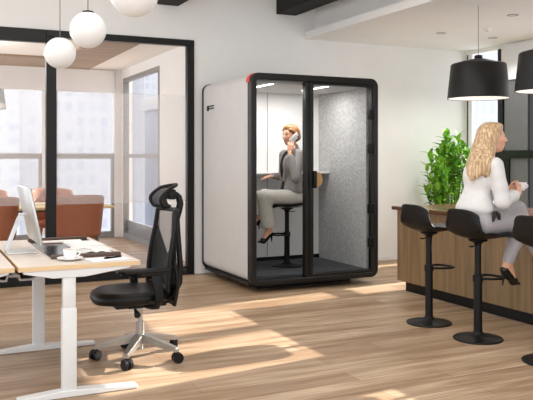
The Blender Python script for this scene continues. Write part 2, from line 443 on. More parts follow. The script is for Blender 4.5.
# timber ceiling frame in the meeting room
b = MB()
for (x0, x1, y0, y1) in ((-1.9, 2.62, 11.1, 12.25), (-1.9, 2.62, 8.75, 9.25), (2.02, 2.62, 9.25, 11.1), (-1.9, -1.3, 9.25, 11.1)):
    b.box(x0, x1, y0, y1, 2.785, ZS)
struct(b.build('trim_5', M['ceilwood'], bevel=.004))
# glazed partition
b = MB(); y0, y1 = YB-.03, YB+.06
b.box(-3.2, 1.28, y0, y1, 2.56, 2.695); b.box(1.28, 2.935, y0, y1, 2.625, 2.695)
b.box(-3.2, 2.935, y0, y1, 0, .095)
for x0, x1 in ((1.28, 1.385), (2.855, 2.935), (-.4, -.3)): b.box(x0, x1, y0+.001, y1-.001, .095, 2.56 if x0 < 1.3 and x0 < 0 else 2.625)
pf = struct(b.build('wall_glass', M['black'], bevel=.004))
MB().box(1.385, 2.855, YB+.005, YB+.017, .095, 2.625).build('glass_pane', M['glass'], pf)
MB().box(-.3, 1.28, YB+.005, YB+.017, .095, 2.56).build('glass_pane', M['glass'], pf)
MB().box(1.385, 2.855, YB+.020, YB+.0215, .84, 2.06).build('painted_reflection', M['refl_veil'], pf)  # thin white sheet standing in for a window reflected in the glass
MB().box(-.3, 1.28, YB+.020, YB+.0215, .84, 2.06).build('painted_reflection', M['refl_veil'], pf)
# baseboards
struct(MB().box(4.5, XW, YB-.012, YB, 0, .05).build('baseboard_back', M['wall']))
# ceiling beams
struct(MB().box(4.00, 4.27, YF, YB, 3.09, 3.32).build('trim_6', M['beam'], bevel=.004))
struct(MB().box(2.50, 2.75, YF, YB, 3.075, 3.30).build('trim_7', M['beam'], bevel=.004))

# ------------------------------------------------------------------ ceiling fittings
for (x, y), lb in zip(((5.64, 7.02), (5.59, 5.81), (6.44, 7.03)), (
        'small round recessed ceiling spotlight, left one of three above the bar',
        'small round recessed ceiling spotlight nearest the camera at the right edge',
        'small round recessed ceiling spotlight beside the window, right of the pendant cord')):
    t = thing('recessed_spotlight', lb, 'ceiling light', (x, y, ZS), 0, 'recessed spotlights over the bar')
    MB().lathe([(.056, 0), (.058, -.004), (.050, -.006), (.046, .0)]).build('trim_ring', M['grey_frame'], t)
    MB().lathe([(0, -.0035), (.043, -.0035), (.043, -.001), (0, -.001)]).build('lens', M['paper_g'], t)
t = thing('smoke_detector', 'small white round detector on the ceiling beside the pendant cord', 'smoke detector', (5.92, 6.55, ZS))
MB().lathe([(0, -.03), (.03, -.028), (.045, -.015), (.05, 0), (0, 0)]).build('housing', M['white_metal'], t)
MB().lathe([(0, -.034), (.012, -.033), (.012, -.028), (0, -.028)]).build('sensor', M['grey_frame'], t)

def globe(x, y, z, lb):
    t = thing('globe_pendant', lb, 'pendant light', (x, y, z), 0, 'white globe pendants over the desks')
    MB().ball((0, 0, 0), .125, 40).build('globe', M['opal'], t)
    MB().lathe([(0, .133), (.035, .131), (.042, .122), (.042, .112), (0, .112)]).build('cap', M['plastic_b'], t)
    MB().cyl((0, 0, .13), (0, 0, ZC-z), .0035, n=8).build('cord', M['cord'], t)
globe(1.076, 6.113, 2.188, 'white opal globe pendant, lowest and farthest left of the three')
globe(1.102, 5.181, 2.231, 'white opal globe pendant, middle one of the three')
globe(1.023, 3.712, 2.190, 'white opal globe pendant cut off by the top edge, nearest of the three')

def shade_lamp(x, y, lb):
    t = thing('drum_pendant', lb, 'pendant light', (x, y, 1.915), 0, 'black drum pendants over the bar')
    MB().lathe([(.287, .002), (.295, 0), (.262, .325), (.25, .337), (.06, .385), (.058, .38), (.245, .328), (.256, .32), (.287, .002)], n=64).build('lamp_shade', M['shade'], t)
    MB().lathe([(.285, .004), (.252, .318), (.05, .372)], n=64).build('shade_lining', M['shade_in'], t)
    MB().lathe([(0, .42), (.034, .42), (.038, .415), (.038, .382), (0, .382)]).build('cap', M['plastic_b'], t)
    MB().ball((0, 0, .22), .05, 20).build('bulb', M['opal'], t)
    MB().cyl((0, 0, .42), (0, 0, ZS-1.915), .004, n=8).build('cord', M['white_cord'], t)
shade_lamp(4.95, 5.60, 'black drum pendant lamp on a thin cord above the seated woman')
shade_lamp(4.95, 4.70, 'black drum pendant lamp cut off by the right edge of the photo')

# ------------------------------------------------------------------ phone booth
bx0, bx1, by0, by1, bz0, bz1 = 3.008, 4.50, 6.64, 8.015, .07, 2.185
B = thing('phone_booth', 'white and black acoustic phone booth with glass front holding a seated woman', 'phone booth', (0, 0, 0))
def shift(P): return P
outer = rrect(bx0, bx1, bz0, bz1, .085); inner = rrect(bx0+.062, bx1-.062, bz0+.055, bz1-.068, .02)
# tunnel shell: outer skin and inner void
s = MB().ring_prism(rrect(bx0+.008, bx1-.008, bz0+.03, bz1-.008, .08), rrect(bx0+.07, bx1-.07, bz0+.07, bz1-.08, .01), 'y', by0+.11, by1-.03)
s.build('shell', M['booth'], B)
MB().ring_prism(outer, inner, 'y', by0, by0+.105).build('front_frame', M['frame'], B, bevel=.012)
MB().ring_prism(rrect(bx0, bx1, bz0, bz1, .085), rrect(bx0+.03, bx1-.03, bz0+.03, bz1-.03, .06), 'y', by1-.03, by1).build('rear_frame', M['frame'], B)
MB().box(bx0+.02, bx1-.02, by0+.10, by1-.03, bz0-.005, bz0+.028).build('base_rail', M['frame'], B)
MB().box(bx0+.20, bx1-.20, by0+.25, by1-.1, 0, bz0).build('plinth', M['plastic_b'], B)
MB().box(bx0+.07, bx1-.07, 7.78, by1-.03, .1, 2.13).build('back_wall', M['booth_in'], B)
b = MB(); b.box(3.725, 3.731, 7.776, 7.781, .2, 2.1)
b.build('wall_seam', M['grey_frame'], B)
MB().box(bx1-.088, bx1-.068, by0+.106, 7.78, .14, 2.10).build('felt_wall', M['felt'], B)
MB().box(bx0+.068, bx0+.088, by0+.106, 7.78, .14, 2.10).build('felt_wall', M['felt'], B)
MB().box(bx0+.07, bx1-.07, by0+.106, 7.78, .085, .148).build('carpet', M['carpet'], B)
MB().box(bx0+.088, bx1-.088, 7.765, 7.779, .14, .19).build('skirting', M['plastic_b'], B)
cp = MB().box(bx0+.07, bx1-.07, by0+.106, 7.78, 2.095, 2.12).build('ceiling_panel', M['boothceil'], B)
for xx in (3.30, 3.95):
    MB().box(xx-.02, xx+.02, 6.78, 7.32, 2.089, 2.0955).build('light_strip', M['led'], cp)
# red accent following the rounded corner behind the frame
b = MB(); P = []
for i in range(9):
    a = math.radians(104+i*(184-104)/8); P.append((bx0+.085+.089*math.cos(a), bz1-.085+.089*math.sin(a)))
Pi = [(bx0+.085+(x-bx0-.085)*.9, bz1-.085+(z-bz1+.085)*.9) for x, z in P]
b.prism(P+Pi[::-1], 'y', by0+.06, by0+.125); b.build('red_accent', M['red'], B)
# ventilation grip on the side
b = MB(); b.box(bx0+.002, bx0+.010, 7.66, 7.87, 1.912, 1.926); b.box(bx0+.002, bx0+.010, 7.66, 7.87, 1.885, 1.898); b.box(bx0+.002, bx0+.010, 7.81, 7.87, 1.868, 1.926)
b.build('side_grip', M['plastic_b'], B, bevel=.003)
gx0, gx1, gz0, gz1 = bx0+.062, bx1-.062, bz0+.055, bz1-.068
mx0, mx1 = 3.622, 3.712
MB().box(mx0, mx0+.05, by0+.012, by0+.09, gz0, gz1).build('mullion', M['frame'], B, bevel=.008)
MB().box(gx0, mx0, by0+.05, by0+.06, gz0, gz1).build('glass_pane', M['bglass'], B)
D = MB().ring_prism([(mx0+.052, gz0+.002), (gx1-.002, gz0+.002), (gx1-.002, gz1-.002), (mx0+.052, gz1-.002)],
                    [(mx1, gz0+.025), (gx1-.022, gz0+.025), (gx1-.022, gz1-.025), (mx1, gz1-.025)], 'y', by0+.006, by0+.07).build('door', M['frame'], B, bevel=.006)
D['label'] = 'black framed glass door of the booth'
MB().box(mx1, gx1-.022, by0+.03, by0+.04, gz0+.025, gz1-.025).build('glass_pane', M['bglass'], D)
for z in (1.80, 1.44, .80, .44):
    b = MB(); b.box(gx1-.055, gx1+.012, by0-.014, by0+.012, z-.055, z+.055, .006); b.cyl((gx1-.005, by0-.016, z-.06), (gx1-.005, by0-.016, z+.06), .012, n=14); b.box(gx1-.062, gx1-.012, by0+.0, by0+.03, z-.05, z+.05, .006)
    b.build('hinge', M['plastic_b'], D)
hz = 1.12; P = [(mx1+.012, hz+.075)]
for i in range(13):
    a = PI/2-PI*i/12; P.append((mx1+.020+.072*math.cos(a)*.85, hz+.075*math.sin(a)))
P.append((mx1+.012, hz-.075))
h = MB().prism(P, 'y', by0-.04, by0-.012).build('handle', M['handle'], D, bevel=.005); h['label'] = 'half-round wooden handle'
MB().box(mx1-.022, mx1+.012, by0-.042, by0+.01, hz-.088, hz+.088, .004).build('handle_plate', M['plastic_b'], D)
sh_ = MB().box(bx0+.088, bx1-.09, 7.52, 7.778, 1.155, 1.175, .004).build('shelf', M['booth_in'], B)
sh_['label'] = 'white work shelf across the booth'

# ------------------------------------------------------------------ bar
T = thing('bar_counter', 'brown wood bar counter with black recessed plinth', 'bar counter', (4.45, 4.2, 0))
b = MB(); b.box(0, .98, -2.2, 2.035, .1, .815)
b.build('body', M['barwood'], T, bevel=.004)
MB().box(.05, .93, -2.2, 1.955, 0, .10).build('plinth', M['plastic_b'], T)
MB().box(-.04, 1.03, -2.2, 2.075, .815, .85, .003).build('countertop', M['topwood'], T)['label'] = 'dark walnut countertop'

# ------------------------------------------------------------------ bar stools
def shell_f(H):
    prof = [(.235, .002), (.205, .016), (.13, .012), (.03, .0), (-.07, .002), (-.118, .022), (-.154, .065), (-.172, .12), (-.183, .17), (-.192, .220)]
    pts = [Vector((x, 0, z)) for x, z in prof]
    def f(u, v):
        k = v*(len(pts)-1); i = min(int(k), len(pts)-2); t = k-i
        p = pts[i].lerp(pts[i+1], t); uu = 2*u-1
        w = .185+.025*math.sin(PI*min(v*1.1, 1))-.02*max(0, v-.75)*4*.5-.04*max(0, .12-v)/.12
        back = max(0, (v-.45)/.55)
        x = p.x+.055*back*abs(uu)**2.6
        z = p.z+(.05*(1-abs(v-.42)/.42 if v < .42 else 1)+.03*0)*abs(uu)**3*(1-back) - .045*back*abs(uu)**4 - .01*back*(1-back)*4*abs(uu)**3
        return (x, uu*w, H+z)
    return f
def stool(loc, rz, H, lb, seatH=None):
    t = thing('bar_stool', lb, 'bar stool', loc, rz, 'black low-back bar stools')
    MB().grid(shell_f(H), 17, 28).build('seat_shell', M['leather_b'], t, solid=.016, sub=1, smooth=80)
    def cf(u, v):
        f = shell_f(H)(.06+.88*u, .04+.42*v); e = min(u, 1-u, v, 1-v)*6
        return (f[0], f[1], f[2]+.010+.014*min(1, e))
    MB().grid(cf, 13, 13).build('seat_cushion', M['leather_b'], t, smooth=80)
    MB().lathe([(.0, H-.012), (.07, H-.014), (.072, H-.02), (.034, H-.036), (.028, H-.05), (.0, H-.05)], n=24).build('seat_mount', M['plastic_b'], t)
    zs = H-.29
    MB().lathe([(0, .0), (.178, 0), (.182, .006), (.178, .012), (.10, .026), (.05, .034), (.036, .05), (.034, .06), (0, .06)], n=48).build('base', M['plastic_b'], t)
    b = MB(); b.cyl((0, 0, .05), (0, 0, zs), .031, n=24); b.cyl((0, 0, zs), (0, 0, H-.03), .024, n=20); b.lathe([(.024, zs+.012), (.035, zs+.01), (.036, zs-.02), (.031, zs-.025)], n=24)
    b.build('column', M['plastic_b'], t)
    P = [(.03, 0, zs+.005)]
    P = [(.0, -.045, zs-.01), (.06, -.085, zs-.01), (.13, -.10, zs-.01), (.18, -.085, zs-.01), (.195, -.04, zs-.01), (.195, .04, zs-.01), (.18, .085, zs-.01), (.13, .10, zs-.01), (.06, .085, zs-.01), (.0, .045, zs-.01)]
    b = MB(); b.tube(P, .0095, 10); b.cyl((0, -.05, zs-.01), (0, .05, zs-.01), .0095, n=10); b.cyl((0, 0, zs-.035), (0, 0, zs+.012), .038, n=24)
    b.build('footrest', M['plastic_b'], t)
    MB().tube([(-.01, -.01, H-.045), (-.06, -.03, H-.055), (-.10, -.045, H-.058), (-.125, -.05, H-.052)], .005, 8).build('lever', M['plastic_b'], t)
    return t
st1 = stool((3.794, 4.875, 0), 0, .752, 'empty black low-back bar stool at the far end of the bar')
dup(st1, (3.788, 4.29, 0), 0, 'black low-back bar stool carrying the blonde woman')
dup(st1, (3.79, 3.60, 0), 0, 'black low-back bar stool cut off by the right edge of the photo')
stool((3.742, 7.307, .148), PI, .652, 'black bar stool inside the glass phone booth')

# ------------------------------------------------------------------ desks
def desk(cx, lb, mirror=1):
    t = thing('standing_desk', lb, 'desk', (cx, 4.95, 0), 0 if mirror > 0 else PI, 'back to back standing desks')
    # local: x from -.335 (seam side) to .345 (chair side)
    L0, L1, Y0, Y1 = -.335, .345, -.715, .70
    top = MB().box(L0, L1, Y0, Y1, .729, .745).build('tabletop', M['desktop'], t, bevel=.002)
    b = MB(); b.ring_prism([(L0-.001, Y0-.001), (L1+.001, Y0-.001), (L1+.001, Y1+.001), (L0-.001, Y1+.001)], [(L0+.002, Y0+.002), (L1-.002, Y0+.002), (L1-.002, Y1-.002), (L0+.002, Y1-.002)], 'z', .719, .7445)
    b.box(L0+.001, L1-.001, Y0+.001, Y1-.001, .719, .729)
    b.build('edge_band', M['deskedge'], top)
    xc = -.06
    for yy in ((-.682, .43) if mirror > 0 else (.655, -.44)):
        g = MB(); g.prism([(-.31, .719), (.29, .719), (.29, .708), (xc+.09, .672), (xc-.09, .672), (-.31, .705)], 'y', yy-.03, yy+.03)
        a = g.build('support_arm', M['white_metal'], t, bevel=.004)
        c = MB(); c.box(xc-.040, xc+.040, yy-.028, yy+.028, .02, .50, .004); c.box(xc-.035, xc+.035, yy-.024, yy+.024, .49, .675, .003)
        c.build('leg', M['white_metal'], t)
        e0 = -.34 if mirror > 0 else -.26
        f = MB(); f.prism([(e0, .002), (.33, .002), (.33, .020), (xc+.06, .038), (xc-.06, .038), (e0, .020)], 'y', yy-.038, yy+.038)
        f.build('foot', M['white_metal'], t, bevel=.004)
    MB().box(xc-.02, xc+.02, -.62 if mirror > 0 else -.41, .41 if mirror > 0 else .62, .66, .70).build('crossbar', M['white_metal'], t)
    return t
desk(.86, 'light oak standing desk with white legs, right half of the pair, beside the office chair')
desk(.17, 'light oak standing desk, left half of the pair, cut off by the left edge', -1)
b = MB(); prof = [(.40, .715), (.40, .69), (.44, .665), (.47, .665), (.475, .69), (.53, .69), (.535, .665), (.60, .665), (.64, .69), (.64, .715), (.632, .715), (.632, .695), (.597, .675), (.542, .675), (.536, .70), (.468, .70), (.463, .675), (.443, .675), (.408, .695), (.408, .715)]
b.prism([(x, z) for x, z in prof], 'y', 4.28, 5.60)
tag(b.build('cable_tray', M['tray']), 'grey metal cable tray under the seam between the two desks', 'cable tray')

# ------------------------------------------------------------------ desk items
def imac(loc, rz, lb, group):
    t = thing('computer_monitor', lb, 'monitor', loc, rz, group)
    # faces local +x, origin on the desk under the hinge
    mt = Matrix.Translation((.045, 0, .242)) @ Matrix.Rotation(math.radians(-12), 4, 'Y')
    o = MB().obox((.018, .53, .36), mt, .006).build('housing', M['silver'], t)
    MB().obox((.002, .52, .29), mt @ Matrix.Translation((.0095, 0, .03)), 0).build('screen', M['screen'], t)
    b = MB(); pts = [(.02, .242), (-.005, .238), (-.02, .215), (-.095, .02), (-.09, .004)]
    th = .007
    poly = [(x+th, z+.002) for x, z in pts] + [(x-th, z) for x, z in pts[::-1]]
    b.prism(poly, 'y', -.055, .055); b.build('stand', M['silver'], t, bevel=.002)
    MB().box(-.10, .085, -.10, .10, .001, .009, .003).build('foot', M['silver_l'], t)
    return t
imac((.632, 4.93, .745), 0, 'silver computer monitor on a bent stand seen edge-on from behind', 'desk monitors')
imac((.28, 4.90, .745), PI, 'silver monitor on the left desk, only its foot in frame at the left edge', 'desk monitors')

t = thing('desk_pad', 'black desk pad with raised dark brown leather ends on the right desk', 'desk pad', (.955, 5.0, .745))
MB().box(-.21, .20, -.50, .50, .0005, .006).build('pad', M['mat_top'], t)
for yy in (-.49, .49): MB().box(-.213, .203, yy-.018, yy+.018, .001, .024, .005).build('end_strip', M['leather_br'], t)
t = thing('paper_stack', 'loose white sheets lying on the desk pad', 'papers', (1.055, 5.02, .7515))
for k, (dx, dy, a) in enumerate(((0, 0, .03), (-.015, -.18, -.06), (.01, .12, .08))):
    m_ = Matrix.Translation((dx, dy, .0012+.0022*k)) @ Matrix.Rotation(a, 4, 'Z')
    MB().obox((.21, .55 if k == 0 else .30, .0018), m_).build('sheet', M['paper'], t)
t = thing('magazine', 'open white magazine with curled pages behind the coffee cup', 'magazine', (1.02, 4.66, .7583))
def pg(sgn):
    def f(u, v): return (sgn*.10*u, (v-.5)*.20, .004+.012*math.sin(PI*min(u*1.4, 1))*(1-u*.7))
    return f
for s_ in (-1, 1): MB().grid(pg(s_), 12, 4).build('page', M['paper_g'] if s_ < 0 else M['paper'], t, solid=.003)
MB().box(-.004, .004, -.10, .10, .0, .006).build('spine', M['plastic_b'], t)
t = thing('notebook', 'brown notebook with a white page edge at the far end of the desk pad', 'notebook', (.93, 5.36, .7515))
MB().box(-.14, .14, -.09, .09, .0005, .004).build('cover', M['tan'], t)
MB().box(-.12, .15, -.085, -.01, .0042, .012).build('page_block', M['paper'], t)
t = thing('clipboard', 'flat light grey note sheet lying on the near corner of the desk', 'note sheet', (1.05, 4.36, .745), math.radians(8))
MB().box(-.13, .12, -.085, .085, .0005, .003).build('board', M['paper_g'], t)
MB().box(-.12, .11, -.078, .078, .0032, .0042).build('sheet', M['paper'], t)
b = MB(); p0, p1 = Vector((1.02, 4.345, .755)), Vector((1.13, 4.395, .755))
b.cyl(p0, p1, .005, n=10); b.cyl(p1, p1+(p1-p0)*.1, .005, .001, n=10); b.box(1.03, 1.06, 4.352, 4.356, .758, .762)
tag(b.build('pen', M['plastic_b']), 'black pen lying on the grey note sheet', 'pen')
t = thing('saucer', 'white saucer under the coffee cup near the desk edge', 'saucer', (.836, 4.42, .745))
MB().lathe([(0, .001), (.035, .001), (.04, .004), (.072, .014), (.075, .016), (.072, .018), (.04, .008), (0, .006)]).build('dish', M['china'], t)
t = thing('coffee_cup', 'white coffee cup filled with frothy latte on a saucer', 'cup', (.836, 4.42, .7515))
MB().lathe([(0, .001), (.024, .001), (.026, .006), (.036, .02), (.041, .045), (.042, .058), (.039, .058), (.037, .045), (.032, .02), (0, .008)]).build('bowl', M['china'], t)
MB().lathe([(0, .053), (.037, .0525), (.037, .048), (0, .048)]).build('latte', M['coffee'], t)
P = [(.036+.022*math.sin(PI*i/10), 0, .048-.032*i/10) for i in range(11)]
MB().tube(P, .0045, 8).build('handle', M['china'], t)

# ------------------------------------------------------------------ office chair (faces -x)
C = thing('office_chair', 'black mesh-back office chair with headrest and metal star base at the desk', 'office chair', (1.385, 4.87, 0), 0)
def seat_f(u, v):
    a = 2*PI*u; e = 2.6
    c, s_ = math.cos(a), math.sin(a)
    x = math.copysign(abs(c)**(2/e), c); y = math.copysign(abs(s_)**(2/e), s_)
    # v runs around the cushion section: 0 bottom centre -> 1 top centre
    k = [(0, 0), (.80, 0), (.95, .012), (1.0, .04), (.97, .068), (.86, .082), (.5, .078), (0, .074)]
    q = v*(len(k)-1); i = min(int(q), len(k)-2); t_ = q-i
    r = k[i][0]*(1-t_)+k[i+1][0]*t_; z = k[i][1]*(1-t_)+k[i+1][1]*t_
    drop = .022*max(0, -x*r-.55)**1.5*2
    return (-.065+.262*x*r, .25*y*r, .392+z-drop)
MB().grid(seat_f, 48, 22, True).build('seat', M['leather_b'], C, smooth=80)
MB().box(-.20, .14, -.15, .15, .365, .394, .01).build('seat_pan', M['plastic_b'], C)
def back_f(u, v):
    uu = 2*u-1
    z = .475+.515*v
    x = .150+.065*v-.012*math.sin(PI*min(1, v*1.25+.05))-.04*abs(uu)**2
    w = .228-.028*v**2
    return (x+.012, uu*w, z)
bk = MB().grid(back_f, 17, 21).build('backrest', M['net'], C, smooth=80)
b = MB(); P = [back_f(u, 0) for u in np.linspace(0, 1, 13)]+[back_f(1, v) for v in np.linspace(.05, 1, 18)]+[back_f(u, 1) for u in np.linspace(.95, 0, 12)]+[back_f(0, v) for v in np.linspace(.95, .05, 18)]
b.tube(P, .016, 10, True); b.build('back_frame', M['plastic_b'], bk)
# solid V panel and lumbar behind the mesh
b = MB()
def low(u, v):
    p = back_f(u, v*(.42+.36*abs(2*u-1)**1.2)); return (p[0]+.012, p[1], p[2])
b.grid(low, 17, 12); b.build('lower_panel', M['plastic_b'], bk, solid=.006, smooth=80)
def lum(u, v):
    uu = 2*u-1; return (.222+.02*math.sin(PI*v)-.055*uu*uu, uu*(.205+.012*math.sin(PI*v)), .34+.30*v+.03*uu*uu)
MB().grid(lum, 15, 9).build('lumbar_support', M['plastic_b'], C, solid=.02, smooth=80)
MB().cyl((.27, -.03, .572), (.315, -.03, .572), .014, n=14).build('lumbar_knob', M['plastic_b'], C)
b = MB()
for s_ in (-1, 1):
    b.tube([(.02, s_*.05, .372), (.14, s_*.06, .37), (.205, s_*.075, .41), (.248, s_*.08, .50), (.258, s_*.07, .62), (.252, s_*.05, .80), (.250, s_*.03, .95), (.255, s_*.02, 1.0)], [.018, .02, .022, .022, .02, .018, .016, .014], 10)
b.build('spine', M['plastic_b'], C)
b = MB(); b.tube([(.255, 0, .92), (.272, 0, .98), (.283, 0, 1.03), (.272, 0, 1.075), (.245, 0, 1.10)], [.022, .024, .024, .022, .018], 12)
b.build('headrest_bracket', M['plastic_b'], C)
def head_f(u, v):
    uu = 2*u-1; w = .118*(1-.12*(2*v-1)**2)
    return (.222-.075*uu*uu-.045*math.sin(PI*v)+.05*v-.02, uu*w, 1.02+.125*v+.02*(1-uu*uu)*v-.005)
hr = MB().grid(head_f, 17, 11).build('headrest', M['net2'], C, smooth=80, solid=.004)
P = [head_f(u, 0) for u in np.linspace(0, 1, 11)]+[head_f(1, v) for v in np.linspace(.1, 1, 7)]+[head_f(u, 1) for u in np.linspace(.93, 0, 10)]+[head_f(0, v) for v in np.linspace(.9, .1, 7)]
MB().tube(P, .012, 10, True).build('headrest_frame', M['plastic_b'], hr)
b = MB(); b.box(.19, .24, -.045, .045, 1.06, 1.13, .01); b.build('headrest_back', M['plastic_b'], hr)
for s_ in (-1, 1):
    y = s_*.285; dz = -.085 if s_ > 0 else 0
    a = MB().box(-.17 if s_ < 0 else -.09, .10, y-.045, y+.045, .612+dz, .638+dz, .011).build('armrest', M['plastic_b'], C)
    b = MB(); b.obox((.055, .03, .20+dz), Matrix.Translation((.035, y, .515+dz/2)) @ Matrix.Rotation(math.radians(-7), 4, 'Y'), .006)
    b.box(-.02, .07, min(y, y-s_*.0), max(y, y)+.0001, .41, .43)
    b.tube([(.04, y, .43), (.035, y-s_*.02, .392), (.02, y-s_*.08, .38), (0, y-s_*.15, .378)], [.024, .022, .02, .02], 10)
    b.box(-.06, .06, y-.03, y+.03, .596+dz, .614+dz, .004)
    b.build('arm_post', M['plastic_b'], a)
b = MB(); b.cyl((-.02, 0, .365), (-.02, 0, .34), .06, .045, n=24); b.box(-.10, .08, -.07, .07, .345, .368, .008)
b.build('tilt_mechanism', M['plastic_b'], C)
MB().tube([(-.06, -.05, .36), (-.075, -.16, .352), (-.08, -.22, .335)], [.007, .01, .022], 10).build('tilt_lever', M['plastic_b'], C)
b = MB(); b.cyl((0, 0, .10), (0, 0, .25), .028, n=24); b.cyl((0, 0, .25), (0, 0, .35), .017, n=20); b.cyl((0, 0, .06), (0, 0, .10), .02, n=20)
b.build('gas_lift', M['chrome'], C)
b = MB(); b.lathe([(0, .165), (.04, .163), (.045, .15), (.045, .105), (.035, .095), (0, .095)], n=24)
ph = math.radians(20)
for k in range(5):
    a = ph+k*2*PI/5; c, s_ = math.cos(a), math.sin(a)
    t_ = bmesh.new(); bmesh.ops.create_cube(t_, size=1)
    for v in t_.verts:
        e = v.co.x+.5
        x = .03+e*.27; w = .062-.022*e; zc = .138-.052*e; hh = .056-.026*e
        v.co = Vector((x, v.co.y*w, zc+v.co.z*hh))
    bmesh.ops.bevel(t_, geom=t_.edges[:], offset=.006, segments=2, affect='EDGES')
    b.merge(t_, Matrix.Rotation(a, 4, 'Z'))
b.build('star_base', M['chrome'], C)
for k in range(5):
    a = ph+k*2*PI/5; ca, sa = math.cos(a), math.sin(a); cx, cy = .285*ca, .285*sa
    d = a+.9; n_ = Vector((-math.sin(d), math.cos(d), 0)); c0 = Vector((cx+.012*math.cos(d), cy+.012*math.sin(d), .0345))
    b = MB()
    for s_ in (-1, 1): b.cyl(c0+n_*(s_*.008), c0+n_*(s_*.028), .034, n=24)
    b.cyl(c0-n_*.02, c0+n_*.02, .012, n=12); b.cyl((cx, cy, .045), (cx, cy, .078), .008, n=10)
    b.obox((.05, .016, .035), Matrix.Translation(c0+Vector((0, 0, .012))) @ Matrix.Rotation(d, 4, 'Z'), .005)
    b.build('caster', M['plastic_b'], C)

# ------------------------------------------------------------------ meeting room furniture
T = thing('meeting_table', 'pale wood meeting table with slanted grey legs behind the glass', 'table', (1.0, 9.65, 0))
MB().box(-1.35, 1.27, -.52, .52, .715, .745, .004).build('tabletop', M['tabletop'], T)
MB().box(-1.1, 1.0, -.04, .04, .66, .715).build('frame_rail', M['greymetal'], T)
for sx in (-1, 1):
    for sy in (-1, 1):
        b = MB(); b.tube([(sx*1.02, sy*.36, .715), (sx*1.12, sy*.45, .0)], [.025, .018], 12); b.build('leg', M['greymetal'], T)
    MB().box(sx*1.02-.03, sx*1.02+.03, -.38, .38, .69, .715).build('crosspiece', M['greymetal'], T)
def tub(loc, rz, lb, first=None):
    t = thing('tub_chair', lb, 'chair', loc, rz, 'tan chairs around the meeting table')
    # faces local +y
    def f(u, v):
        a = math.radians(-200+220*u); ca, sa = math.cos(a), math.sin(a)   # wraps round the back
        top = .92-.14*max(0, sa)**1.0-.0*v if sa > 0 else .92-.03*(1+sa)
        if sa > -.2: top = .92-.22*min(1, (sa+.2)/.5)
        z = .42+(top-.42)*v
        ex = math.copysign(abs(ca)**.75, ca); ey = math.copysign(abs(sa)**.75, sa)
        r = .235+.045*v
        return (ex*r, ey*(.23+.05*v)+.01, z)
    MB().grid(f, 33, 9).build('backrest', M['terracotta'], t, solid=.05, sub=1, smooth=80)
    MB().lathe([(0, .40), (.22, .40), (.245, .42), (.25, .46), (.23, .49), (0, .495)], n=32).build('seat', M['terracotta'], t)
    for sx in (-1, 1):
        for sy in (-1, 1):
            MB().tube([(sx*.15, sy*.14, .41), (sx*.23, sy*.22, 0)], [.02, .012], 10).build('leg', M['legwood'], t)
    return t
c1 = tub((1.755, 8.82, 0), 0, 'tan tub chair with its back to the glass, right of the black post')
dup(c1, (.80, 8.82, 0), 0, 'tan tub chair with its back to the glass, behind the monitor at left')
dup(c1, (1.72, 10.42, 0), PI, 'tan tub chair on the far side of the meeting table, behind the black post')
dup(c1, (.86, 10.42, 0), PI, 'tan tub chair on the far side of the meeting table at the left edge')
t = thing('office_pendant', 'grey pendant lampshade in the meeting room cut off by the left edge', 'pendant light', (.985, 10.3, 1.98))
MB().lathe([(.10, .0), (.135, -.0), (.105, .26), (.04, .28), (0, .28)], n=32).build('lamp_shade', M['lampgrey'], t)
MB().lathe([(.136, .0), (.127, .075), (.130, .075), (.139, .0)], n=32).build('shade_band', M['paper_g'], t)
MB().cyl((0, 0, .28), (0, 0, .835), .004, n=8).build('cord', M['cord'], t)

# ------------------------------------------------------------------ plant
T = thing('potted_plant', 'tall bright green leafy plant in the corner behind the bar', 'plant', (6.22, 7.55, 0))
MB().lathe([(0, 0), (.15, 0), (.16, .01), (.20, .40), (.205, .42), (.19, .42), (.185, .39), (0, .39)], n=36).build('pot', M['pot'], T)
MB().lathe([(0, .40), (.187, .392)], n=30).build('soil', M['soil'], T)
b = MB(); bl = MB(); rnd = random.Random(3)
tips = []
for i in range(58):
    a = rnd.uniform(0, 2*PI); q = rnd.random()**.6
    h = rnd.uniform(.62, 1.62) if i > 10 else rnd.uniform(1.35, 1.66)
    R_ = .33*q*(1.0 if h < 1.3 else (1.72-h)/.42*.9+.1)
    tip = Vector((R_*math.cos(a), R_*math.sin(a), h)); root = Vector((.05*math.cos(a), .05*math.sin(a), .40))
    mid = root.lerp(tip, .55)+Vector((.06*math.cos(a), .06*math.sin(a), 0))*q
    b.tube([root, mid, tip], [.008, .006, .003], 6)
    nl = 15
    for k in range(nl):
        t_ = .45+.6*k/nl; base = (mid.lerp(tip, min(1, (t_-.45)*1.9)))
        az = k*2.4+a; el = rnd.uniform(.15, 1.15)+.3*(k/nl)
        d = Vector((math.cos(az)*math.cos(el), math.sin(az)*math.cos(el), math.sin(el)))
        L = rnd.uniform(.12, .20); w = L*rnd.uniform(.15, .22); sd = d.cross(Vector((0, 0, 1))).normalized()
        up = sd.cross(d)
        rows = []
        for s5 in range(6):
            e = s5/5; p = base+d*(L*e)+Vector((0, 0, -.35*L*e*e)) ; ww = w*math.sin(PI*(.08+.92*e)**.8)*(1 if s5 < 5 else .05)
            rows.append([bl.bm.verts.new(p-sd*ww+up*ww*.25), bl.bm.verts.new(p), bl.bm.verts.new(p+sd*ww+up*ww*.25)])
        for r0, r1 in zip(rows, rows[1:]):
            for q_ in (0, 1): bl.bm.faces.new((r0[q_], r0[q_+1], r1[q_+1], r1[q_]))
b.build('stem', M['stem'], T); bl.build('foliage', M['leaf'], T, smooth=80)

